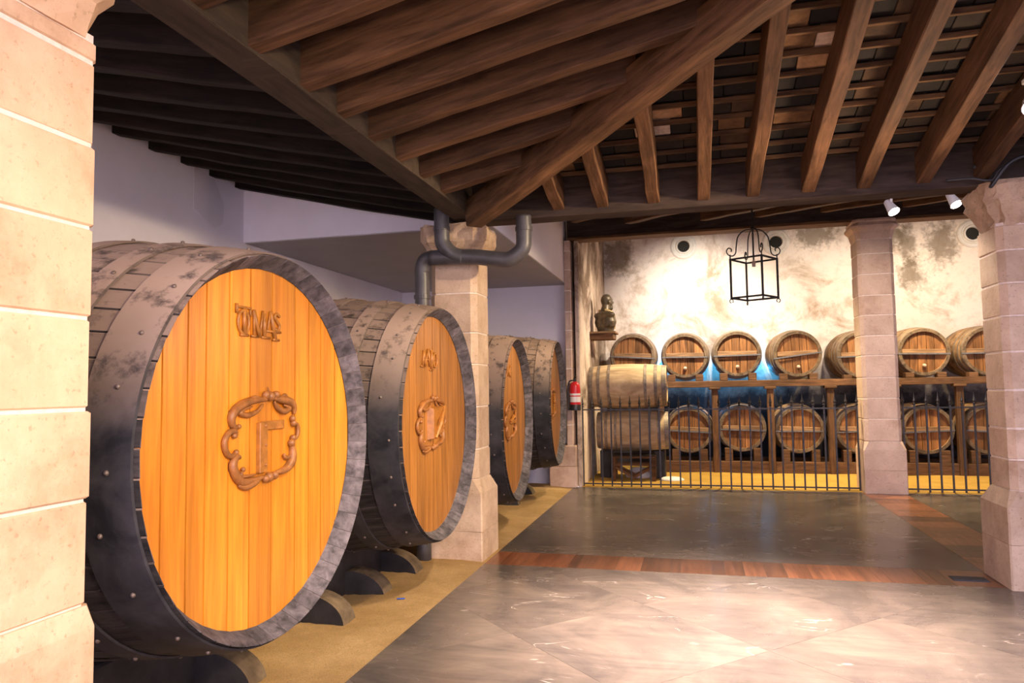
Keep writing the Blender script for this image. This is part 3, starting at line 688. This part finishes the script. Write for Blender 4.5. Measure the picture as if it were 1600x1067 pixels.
for ci, (cx, cy, cz, deg, hm, lab) in enumerate(CASKS):
    t = thing('large_cask', lab, 'barrel', (cx, cy, 0), (0, 0, math.radians(deg)), 'large casks on the sand')
    if ci == 2: t.scale = (KS, KS, KS)
    for k in range(NST): link('stave', ST, t, (0, 0, cz), (2*PI*k/NST+ci*.07, 0, 0))
    for me, rv in zip(HM, RV):
        h = link('hoop', me, t, (0, 0, cz), (ci*.9, 0, 0)); r_ = link('rivets', rv, h); r_['kind'] = 'stuff'
    for a, b_ in zip(BOARDS[ci][:-1], BOARDS[ci][1:]):
        v_, f_, c_ = board(a, b_, RI+.004)
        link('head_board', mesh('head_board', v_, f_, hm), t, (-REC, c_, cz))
    MB().lathe([(RI+.02, -REC-.035), (RI+.02, -REC-.029)], 48, 'X').obj('head_backing', 'gap_dark', t, loc=(0, 0, cz))
    MB().lathe([(RI+.05, -LEN+.06), (RI+.05, -LEN+.09)], 48, 'X').obj('rear_head', 'stave', t, loc=(0, 0, cz))
    wz = cz+.03 if ci == 0 else cz+.0
    wr = link('carved_wreath', WREATH, t, (-REC, -.02 if ci == 0 else -.04-.04*ci, wz))
    if ci: wr.scale = (1, 1.08, .97)
    if ci == 0: square_symbol(t, wz)
    else: block_symbol(t, wz, ci-1)
    mono = (TOMAS, MATEO, SIMON, JUDAS)[ci]
    link('monogram', mono, t, (-REC-.002, (-.05, -.1, -.20, -.27)[ci], cz+(.56, .485, .52, .50)[ci]))
# sleeper beams and chocks carrying the casks
for y0, y1, hh, lab in ((2.0, 4.1, .362, 'black sleeper beam on the sand under the nearest cask'), (4.35, 6.25, .344, 'black sleeper beam on the sand under the second cask'), (7.3, 9.0, .195, 'black sleeper beam on the sand under the third cask'), (9.2, 11.1, .375, 'black sleeper beam on the sand under the farthest cask')):
    for xx in (-2.80, -3.40):
        ob = MB().box(-.11, .11, -(y1-y0)/2, (y1-y0)/2, 0, hh, .012).obj('sleeper_beam', 'black_wood', None, loc=(xx, (y0+y1)/2, -.01))
        tag(ob, lab if xx > -3 else lab.replace('black', 'rear black'), 'beam')
def chock_mesh():
    P = [(-.28, 0), (.20, 0)]+[(-.10+.30*math.cos(a), .20*math.sin(a)) for a in [PI/2*k/10 for k in range(1, 11)]]+[(-.28, .17)]
    P = P[:]; k = len(P); vs = [(x, y, z_) for y in (-.085, .085) for x, z_ in P]
    fs = [tuple(range(k)), tuple(range(2*k-1, k-1, -1))]+[(i, k+i, k+(i+1) % k, (i+1) % k) for i in range(k)]
    me = mesh('chock', vs, fs, 'black_wood'); me.materials.append(MATS['chock_top'])
    for p_ in me.polygons:
        if p_.normal.z > .1 or p_.normal.x > .5: p_.material_index = 1
    return me
CH = chock_mesh()
for y, lab in ((2.35, 'rounded wooden chock under the nearest cask, closest to the foreground column'), (3.62, 'large rounded wooden chock peeking out under the nearest cask rim'), (4.72, 'rounded chock on sand just behind the nearest cask'), (5.38, 'rounded chock on sand, middle of the three under the second cask'), (6.05, 'rounded chock on sand closest to the worn column base'),
               (7.4, 'rounded chock under the front of the third cask'), (8.4, 'rounded chock under the back of the third cask'), (9.75, 'rounded chock under the front of the farthest cask'), (10.7, 'rounded chock by the white end wall')):
    tag(link('chock', CH, None, (-2.56, y, -.012), (0, 0, random.uniform(-.08, .08))), lab, 'chock', 'chocks under the casks')

# ================================================================== DRAIN PIPES
pp = thing('drain_pipe', 'dark grey drain pipe forking in front of the worn column capital', 'pipe', (-2.45, 6.42, 0))
def wpts(lst): return [Vector(p_)-Vector((-2.45, 6.42, 0)) for p_ in lst]
MB().tube(wpts(spline([(-2.245, 6.36, 3.27), (-2.245, 6.36, 3.05), (-2.235, 6.37, 2.94), (-2.16, 6.40, 2.85), (-2.06, 6.42, 2.815)], 6)), .072, 16).obj('inlet_pipe', 'pipe', pp, True)
MB().tube(wpts(spline([(-1.475, 6.42, 3.16), (-1.475, 6.42, 3.0), (-1.49, 6.42, 2.86), (-1.60, 6.42, 2.775), (-1.72, 6.42, 2.775), (-2.0, 6.42, 2.815), (-2.38, 6.42, 2.825)], 6)), .072, 16).obj('cross_pipe', 'pipe', pp, True)
MB().tube(wpts(spline([(-2.34, 6.42, 2.825), (-2.43, 6.43, 2.81), (-2.475, 6.44, 2.72), (-2.475, 6.445, 2.5), (-2.475, 6.445, 1.2), (-2.475, 6.445, 0)], 6)), .07, 16).obj('down_pipe', 'pipe', pp, True)
for p_, ax in (((-2.475, 6.445, 2.46), 'Z'), ((-2.245, 6.36, 3.08), 'Z'), ((-1.475, 6.42, 3.04), 'Z')):
    MB().lathe([(.07, -.02), (.078, -.018), (.078, .018), (.07, .02)], 20, ax, Vector(p_)-Vector((-2.45, 6.42, 0))).obj('collar', 'pipe', pp)

# ================================================================== FENCE
def fence(label, x0, x1, n):
    t = thing('iron_fence', label, 'fence', (x0, 11.75, 0))
    MB().box(0, x1-x0, -.012, .012, .03, .05).obj('rail', 'iron', t)
    MB().box(0, x1-x0, -.016, .016, 1.205, 1.225).obj('rail', 'iron', t)
    bme = MB().box(-.0115, .0115, -.0115, .0115, .0, 1.26).me('bar', 'iron')
    fme = MB().lathe([(.010, 1.24), (.021, 1.27), (.012, 1.29), (.024, 1.315), (.015, 1.34), (.009, 1.37), (.002, 1.44)], 8).me('spear_tip', 'iron')
    for k in range(n):
        b_ = link('bar', bme, t, ((x1-x0)*(k+.02)/(n-1+.04), 0, 0)); link('spear_tip', fme, b_)
    return t
fence('black iron spear-top fence between the pilaster and the pink column', -1.775, 2.32, 28)
fence('short run of black spear-top fence right of the pink column', 2.93, 6.2, 22)

# ================================================================== SHERRY BUTTS
bR, bM, bL = .405, .455, 1.22
def brad(y, re=bR, rm=bM): t = 2*y/bL-1; return re+(rm-re)*(1-t*t)
def butt(name, label, group, side_mat='butt_side', hoop_mat='butt_hoop', tap=True, strap_tilt=0):
    """axis along +Y, head at y=0"""
    t = thing(name, label, 'barrel', group=group)
    prof = [(bR-.05, .0), (bR, .0)]+[(brad(bL*k/14), bL*k/14) for k in range(1, 14)]+[(bR, bL), (bR-.05, bL), (bR-.05, bL-.05)]
    prof = [(bR-.05, .05)]+prof
    o = auto(MB().lathe(prof, 48, 'Y', cap=False).obj('staves', side_mat, t), 30)
    o.data.materials.append(MATS['butt_rim'])
    for p_ in o.data.polygons:
        if abs(p_.normal.y) > .8: p_.material_index = 1
    for a, b_ in ((.01, .075), (.14, .19), (.30, .345), (.87, .915), (1.03, 1.08), (1.145, 1.21)):
        q = [(brad(a)+.001, a), (brad(a)+.006, a), (brad((a+b_)/2)+.006, (a+b_)/2), (brad(b_)+.006, b_), (brad(b_)+.001, b_)]
        MB().lathe(q, 48, 'Y', cap=False).obj('hoop', hoop_mat, t)
    R = bR-.049
    es = [-R, -.22, -.09, .05, .17, R]
    for a, b_ in zip(es[:-1], es[1:]):
        v_, f_, c_ = board(a, b_, R)
        # turn the X-facing board to face -Y
        link('head_board', mesh('head_board', [(y_, -x_+.0, z_) for x_, y_, z_ in v_], f_, 'butt_head'), t, (c_, .045, 0))
    MB().lathe([(R, .079), (R, .082)], 32, 'Y').obj('head_backing', 'gap_dark', t)
    MB().lathe([(R+.01, bL-.06), (R+.01, bL-.05)], 32, 'Y').obj('rear_head', 'butt_head', t)
    cb = MB().box(-R+.01, R-.01, .012, .045, -.035, .05, .006).obj('cross_bar', 'butt_bar', t)
    st = MB().box(-bR-.01, bR+.01, -.006, .006, -.012, .012).obj('iron_strap', 'iron_grey', t, loc=(0, 0, -.03), rot=(0, strap_tilt, 0))
    if tap:
        mb = MB().lathe([(.03, .0), (.034, -.012), (.024, -.03), (.026, -.05), (.012, -.06)], 12, 'Y', (0, .03, -.235)); auto(mb.obj('bung', 'tap', t))
    return t
proto = butt('sherry_butt', '', 'butts on the upper tier')
proto_low = butt('sherry_butt', '', 'butts on the lower tier', tap=False)
ups = [(-1.12, 2.15, 'upper butt nearest the bust, its foot hidden by the side-lying butt'), (-.165, 2.135, 'second upper butt from the bust, lit from behind in blue'), (.768, 2.145, 'third upper butt from the bust, below the lantern'), (1.80, 2.12, 'upper butt right of the lantern with slanting iron strap'), (2.86, 2.08, 'upper butt half hidden by the pink column'), (3.85, 2.10, 'upper butt just right of the pink column, streaked orange head'), (4.83, 2.09, 'rightmost upper butt, cut by the big right column')]
lows = [(-.124, .765, 'lower butt beside the side-lying butts'), (.814, .79, 'second lower butt from the side-lying pair, behind the fence'), (1.79, .77, 'third lower butt behind the fence, left of the pink column'), (2.80, .765, 'lower butt partly behind the pink column'), (3.85, .765, 'lower butt just right of the pink column'), (4.80, .765, 'rightmost lower butt, cut by the big right column')]
for lst, pr, kind in ((ups, proto, 0), (lows, proto_low, 1)):
    for i, (x, z_, lab) in enumerate(lst):
        o = pr if i == 0 else copy_tree(pr)
        o.location = (x, 13.88+random.uniform(-.03, .03), z_); o.rotation_euler = (0, random.uniform(-.05, .05), random.uniform(-.03, .03)); o['label'] = lab
        for ch in o.children:
            if ch.name.startswith('iron_strap'): ch.rotation_euler = (0, random.uniform(-.05, .05) if i != 3 else -.09, 0)
# two butts lying side-on by the wall
sb = butt('sherry_butt', 'pale butt lying side-on, upper of the two by the extinguisher', 'butts lying side-on', 'butt_pale', 'butt_hoop', False)
sb.location = (-.46, 12.75, 1.585); sb.rotation_euler = (0, 0, PI/2)
sb2 = copy_tree(sb); sb2.location = (-.44, 12.80, .825); sb2.scale = (1, 1, 1); sb2['label'] = 'dusty butt lying side-on, lower of the two behind the fence'
sb.scale = (.845, 1.08, .845); sb2.scale = (.765, 1.0, .765)
# rack
rk = thing('barrel_rack', 'dark timber rack carrying the upper tier of butts', 'rack', (2.4, 13.75, 0))
for yy in (0, .95): bar('shelf_beam', (-.55, 13.78+yy, 1.60), (5.7, 13.78+yy, 1.60), .12, .115, 'timber' if yy == 0 else 'timber_dark', rk, .003, 12)
for x in (-.62, .345, 1.30, 2.30, 3.32, 4.32, 5.3):
    bar('post', (x, 13.80, .0), (x, 13.80, 1.54), .11, .12, 'timber', rk, .005, 6, (0, 1, 0))
    MB().box(x-2.4-.10, x-2.4+.10, -.05, .14, 1.50, 1.545, .01).obj('post_cap', 'timber', rk)
for yy in (.0, .95):
    bar('sleeper', (-.6, 13.86+yy, .10), (5.7, 13.86+yy, .10), .16, .20, 'timber', rk, .006, 12)
for x, z0 in [(u[0], u[1]) for u in ups]+[(u[0], u[1]) for u in lows]:
    for s_ in (-1, 1):
        b0 = 1.66 if z0 > 1.5 else .20
        zt = z0-math.sqrt(max(.01, bM**2-.25**2))
        if zt > b0+.01: MB().box(x+s_*.25-.07-2.4, x+s_*.25+.07-2.4, .10, .28, b0, zt+.03, .008).obj('wedge', 'timber', rk)
# low trestle and cloth beneath the side-on butts
st = thing('trestle', 'low brown wooden trestle with crossed braces under the side-lying butts', 'trestle', (-1.03, 12.55, 0))
for y in (-.16, .16):
    MB().box(-.35, .35, y-.02, y+.02, .38, .42, .005).obj('top_rail', 'timber', st)
    bar('brace', (-1.03-.30, 12.55+y, .23), (-1.03+.02, 12.55+y, .06), .03, .045, 'timber', st, .002, 2)
    bar('brace', (-1.03+.30, 12.55+y, .23), (-1.03-.02, 12.55+y, .06), .03, .045, 'timber', st, .002, 2)
    for x in (-.33, .33): MB().box(x-.03, x+.03, y-.025, y+.025, 0, .40, .004).obj('leg', 'timber', st)
    MB().box(-.33, .33, y-.015, y+.015, .26, .29, .004).obj('lower_rail', 'timber', st)
MB().box(-.35, .35, -.18, .18, .415, .44, .004).obj('top_board', 'timber_dark', st)
mb = MB().lathe([(.001, 0), (.24, .0), (.26, .03), (.2, .075), (.1, .10), (.001, .11)], 18); cl = mb.obj('cloth_bundle', 'cloth', None, True, loc=(-.98, 13.0, 0)); cl.scale = (1, .8, 1.6)
tag(cl, 'white cloth bundle on the sand behind the trestle', 'cloth')
mb = MB().lathe([(.001, 0), (.20, .0), (.21, .02), (.15, .05), (.001, .06)], 18); cl = mb.obj('cloth_bundle', 'cloth', None, True, loc=(-.42, 12.6, 0))
tag(cl, 'flat pale cloth on the sand right of the trestle', 'cloth')
# supports of the lower side-on butt
for x, lab in ((-1.55, 'dark support block under the left end of the side-lying butts'), (-.62, 'dark support block under the right end of the side-lying butts')):
    tag(MB().box(-.09, .09, -.25, .25, 0, .475, .01).obj('support_block', 'black_wood', None, loc=(x, 13.05, 0)), lab, 'block')

# ================================================================== PORTHOLES
for x, z_, lab in ((-.142, 4.42, 'white ringed round vent high on the far wall, left of the lantern'), (1.643, 4.40, 'white ringed round vent high on the far wall, right of the lantern'), (5.12, 4.34, 'white ringed round vent beside the big right column')):
    t = thing('round_vent', lab, 'vent', (x, 15.2, z_), group='round vents in the far wall')
    auto(MB().lathe([(.26, 0), (.26, -.03), (.235, -.05), (.20, -.05), (.18, -.03), (.165, -.03), (.15, -.06), (.125, -.06), (.115, .0)], 40, 'Y', cap=False).obj('ring', 'ring_white', t), 30)
    MB().lathe([(.13, -.006), (.13, -.002)], 32, 'Y').obj('shade_disc', 'hole_shade', t)  # flat disc on the uncut wall, hole's shade put into its colour

# ================================================================== LANTERN
lc = Vector((.735, 9.2, 0)); la = math.radians(-31)
ln = thing('hanging_lantern', 'black wrought-iron lantern with clear glass hanging in the aisle', 'lantern', (lc.x, lc.y, 2.62), (0, 0, la))
hs = .20; hz = .49
for i in range(4):
    a = PI/2*i; ca, sa = math.cos(a), math.sin(a); R3 = Matrix.Rotation(a, 3, 'Z')
    MB().box(hs-.010, hs+.010, hs-.010, hs+.010, 0, hz).obj('corner_post', 'lantern_iron', ln, rot=(0, 0, a))
    MB().box(-hs, hs, hs-.008, hs+.008, 0, .022).obj('lower_rail', 'lantern_iron', ln, rot=(0, 0, a))
    MB().box(-hs, hs, hs-.008, hs+.008, hz-.02, hz).obj('upper_rail', 'lantern_iron', ln, rot=(0, 0, a))
    MB().box(-hs+.01, hs-.01, hs-.002, hs+.002, .022, hz-.02).obj('pane', 'lantern_glass', ln, rot=(0, 0, a))
    d = .283
    arm = spline([(.0, 0, hz+.36), (.10, 0, hz+.345), (.18, 0, hz+.27), (.205, 0, hz+.15), (.215, 0, hz+.07), (.25, 0, hz+.035), (.30, 0, hz+.045), (.325, 0, hz+.09), (.30, 0, hz+.13), (.265, 0, hz+.115), (.27, 0, hz+.085)], 5)
    MB().tube(arm, .0075, 6).obj('scroll_arm', 'lantern_iron', ln, True, rot=(0, 0, a+PI/4))
    MB().tube([(.283, 0, hz-.01), (.283, 0, hz+.05)], .008, 6).obj('scroll_foot', 'lantern_iron', ln, rot=(0, 0, a+PI/4))
    ring = [(.283+.022*math.sin(2*PI*k/12), 0, -.025-.022*math.cos(2*PI*k/12)) for k in range(12)]
    MB().tube(ring, .006, 6).obj('drop_ring', 'lantern_iron', ln, True, rot=(0, 0, a+PI/4))
MB().tube([(0, 0, hz-.04), (0, 0, hz+.40), (0, 0, hz+.95)], [.011, .011, .011], 8).obj('stem', 'lantern_iron', ln)
MB().ball((0, 0, hz+.365), .028, 10).obj('stem_knob', 'lantern_iron', ln, True)
MB().lathe([(.02, hz-.10), (.024, hz-.04), (.01, hz-.02)], 10).obj('bulb_socket', 'tap', ln)
MB().tube(spline([(-.18, 0, hz+1.0), (-.2, 0, hz+.75), (-.12, 0, hz+.66), (0, 0, hz+.72)], 6), .012, 6).obj('cable_loop', 'cable', ln, True)

# ================================================================== TRACK SPOTLIGHTS
def spotlight(label, x, y, z_, rot, watts, target, body_len=.16):
    t = thing('track_spotlight', label, 'spotlight', (x, y, z_), group='ceiling spotlights')
    d = (Vector(target)-Vector((x, y, z_))).normalized(); q = d.to_track_quat('-Z', 'Y').to_euler()
    auto(MB().lathe([(.022, .10), (.032, .09), (.04, .03), (.052, -.04), (.056, -.05), (.050, -.05)], 20, cap=False).obj('lamp_head', 'lamp_white', t, rot=q))
    MB().lathe([(.052, -.044), (.052, -.041)], 20).obj('lens', 'lamp_glow', t, rot=q)
    MB().tube([(0, 0, .06), (0, 0, .17)], .012, 8).obj('bracket', 'lamp_white', t)
    MB().box(-.035, .035, -.02, .02, .15, .183, .004).obj('adapter', 'lamp_white', t)
    spot('track_lamp', Vector((x, y, z_))+d*.08, target, watts, HALO, 70, .8, .05)
spotlight('left white spotlight of the pair on the track under the cross beam', 1.86, 7.5, 3.24, 0, 60, (3.0, 5.5, 0))
spotlight('right white spotlight of the pair, next to the crumbling capital', 2.39, 7.5, 3.27, 0, 60, (3.4, 5.6, 0))
spotlight('glaring spotlight among the rafters at the upper right', 2.22, 5.45, 3.42, 0, 60, (1.5, 2.5, 1.2))
tr = MB().box(-.9, .9, -.018, .018, -.015, .015).obj('light_track', 'timber_hip', None, loc=(2.05, 7.5, 3.455)); tag(tr, 'thin ceiling track holding the pair of white spotlights', 'track')
mb = MB(); mb.tube(spline([(2.2, 6.44, 3.30), (2.34, 6.40, 3.22), (2.28, 6.33, 3.10), (2.42, 6.28, 3.28), (2.7, 6.30, 3.33), (3.1, 6.35, 3.30)], 6), .014, 6)
mb.tube(spline([(2.0, 6.43, 3.20), (2.16, 6.38, 3.19), (2.30, 6.36, 3.16), (2.36, 6.33, 3.24), (2.6, 6.32, 3.36)], 6), .011, 6)
tag(mb.obj('cable_bundle', 'cable', None, True), 'loose black cables looping over the crumbling capital', 'cable')

# ================================================================== EXTINGUISHER
ex = thing('fire_extinguisher', 'red fire extinguisher hung on the pilaster beside the fence', 'extinguisher', (-1.83, 11.38, 1.22))
auto(MB().lathe([(.082, .07), (.085, .08), (.085, .36), (.075, .41), (.045, .44), (.03, .45)], 24).obj('cylinder', 'red_paint', ex))
auto(MB().lathe([(.075, 0), (.086, .01), (.086, .09), (.083, .095)], 24).obj('base_ring', 'black_plastic', ex))
MB().lathe([(.0856, .13), (.0862, .131), (.0862, .215), (.0856, .216)], 24, cap=False).obj('label_panel', 'label_white', ex)
MB().lathe([(.0856, .235), (.0862, .236), (.0862, .265), (.0856, .266)], 24, cap=False).obj('label_panel', 'label_white', ex)
MB().box(-.02, .02, -.02, .02, .44, .50, .005).obj('valve', 'black_plastic', ex)
MB().tube([(0, -.01, .495), (.02, -.05, .535), (.03, -.09, .54)], .009, 6).obj('handle', 'black_plastic', ex)
MB().tube(spline([(-.02, 0, .47), (-.085, -.01, .45), (-.11, -.01, .33), (-.105, -.01, .12), (-.10, -.01, .0)], 6), .012, 8).obj('hose', 'black_plastic', ex, True)
MB().box(-.03, .03, .07, .10, .25, .33, .004).obj('wall_bracket', 'iron', ex)

# ================================================================== BUST
bs = thing('bust', 'dark bronze bust of a bearded man on the wall shelf', 'bust', (-1.52, 13.05, 2.555))
mb = MB()
mb.ball((0, .03, .53), .10, 16, (.86, 1.06, 1.12)); mb.ball((0, .085, .475), .062, 14, (.95, .9, 1.15)); mb.ball((0, .105, .415), .052, 12, (.95, .95, 1.1))
mb.ball((0, .152, .50), .020, 10, (.8, 1.2, 1.5)); mb.ball((0, .115, .545), .05, 12, (1.2, .55, .4)); mb.ball((.09, .02, .50), .026, 8, (.5, .8, 1.3)); mb.ball((-.09, .02, .50), .026, 8, (.5, .8, 1.3))
mb.ball((0, .125, .452), .028, 10, (1.3, .7, .6))
mb.tube([(0, -.02, .28), (0, .015, .45)], [.085, .062], 14)
mb.ball((0, -.02, .28), .12, 16, (2.1, 1.1, .62)); mb.ball((0, .0, .17), .16, 16, (1.4, 1.0, 1.0)); mb.tube([(0, .0, 0), (0, .0, .16)], [.13, .17], 16)
bo = mb.obj('figure', 'bronze', bs, True)
md = bo.modifiers.new('remesh', 'REMESH'); md.mode = 'VOXEL'; md.voxel_size = .011; md.use_smooth_shade = True
sm = bo.modifiers.new('smooth', 'SMOOTH'); sm.iterations = 4
MB().tube(spline([(.07, -.07, .36), (.12, .02, .33), (.10, .10, .27), (.04, .145, .19), (.03, .145, .06)], 5), [.026]*21, 10).obj('lapel', 'bronze_gold', bs, True)
MB().tube(spline([(-.07, -.07, .36), (-.12, .02, .33), (-.09, .10, .27), (-.02, .145, .19)], 5), [.024]*16, 10).obj('lapel', 'bronze_gold', bs, True)
bs.scale = (1.08, 1.08, 1.08); bs.rotation_euler = (0, 0, math.radians(-48))
sh = thing('wall_shelf', 'small wooden shelf under the bronze bust', 'shelf', (-1.78, 13.05, 2.42))
MB().box(.002, .46, -.26, .26, .10, .135, .006).obj('top_board', 'butt_bar', sh); MB().box(0, .42, -.23, .23, 0, .10, .006).obj('box', 'timber', sh)

# ================================================================== SMALL THINGS
gr = thing('floor_grille', 'dark floor grille set in the parquet strip by the right column', 'grille', (2.10, 6.70, 0))
MB().box(-.13, .13, -.075, .075, -.005, .004).obj('plate', 'grille', gr)
for k in range(7): MB().box(-.12, .12, -.062+.018*k, -.052+.018*k, .004, .008).obj('slat', 'iron', gr)
sc = MB().box(-.03, .03, -.008, .008, 0, .006, .002).obj('paper_scrap', 'blue_scrap', None, loc=(-2.18, 5.19, .03), rot=(0, 0, .3)); tag(sc, 'tiny blue scrap lying on the sand near the second cask', 'scrap')
# blue display lamps between the butts
for x, y, z_ in ((-.66, 14.9, 1.95), (.30, 14.9, 1.9), (1.30, 14.9, 1.85)): point('blue_lamp', (x, y, z_), 7, (.05, .46, 1), .05)
point('blue_lamp', (.33, 14.9, 1.25), 1.5, (.08, .38, 1), .05)
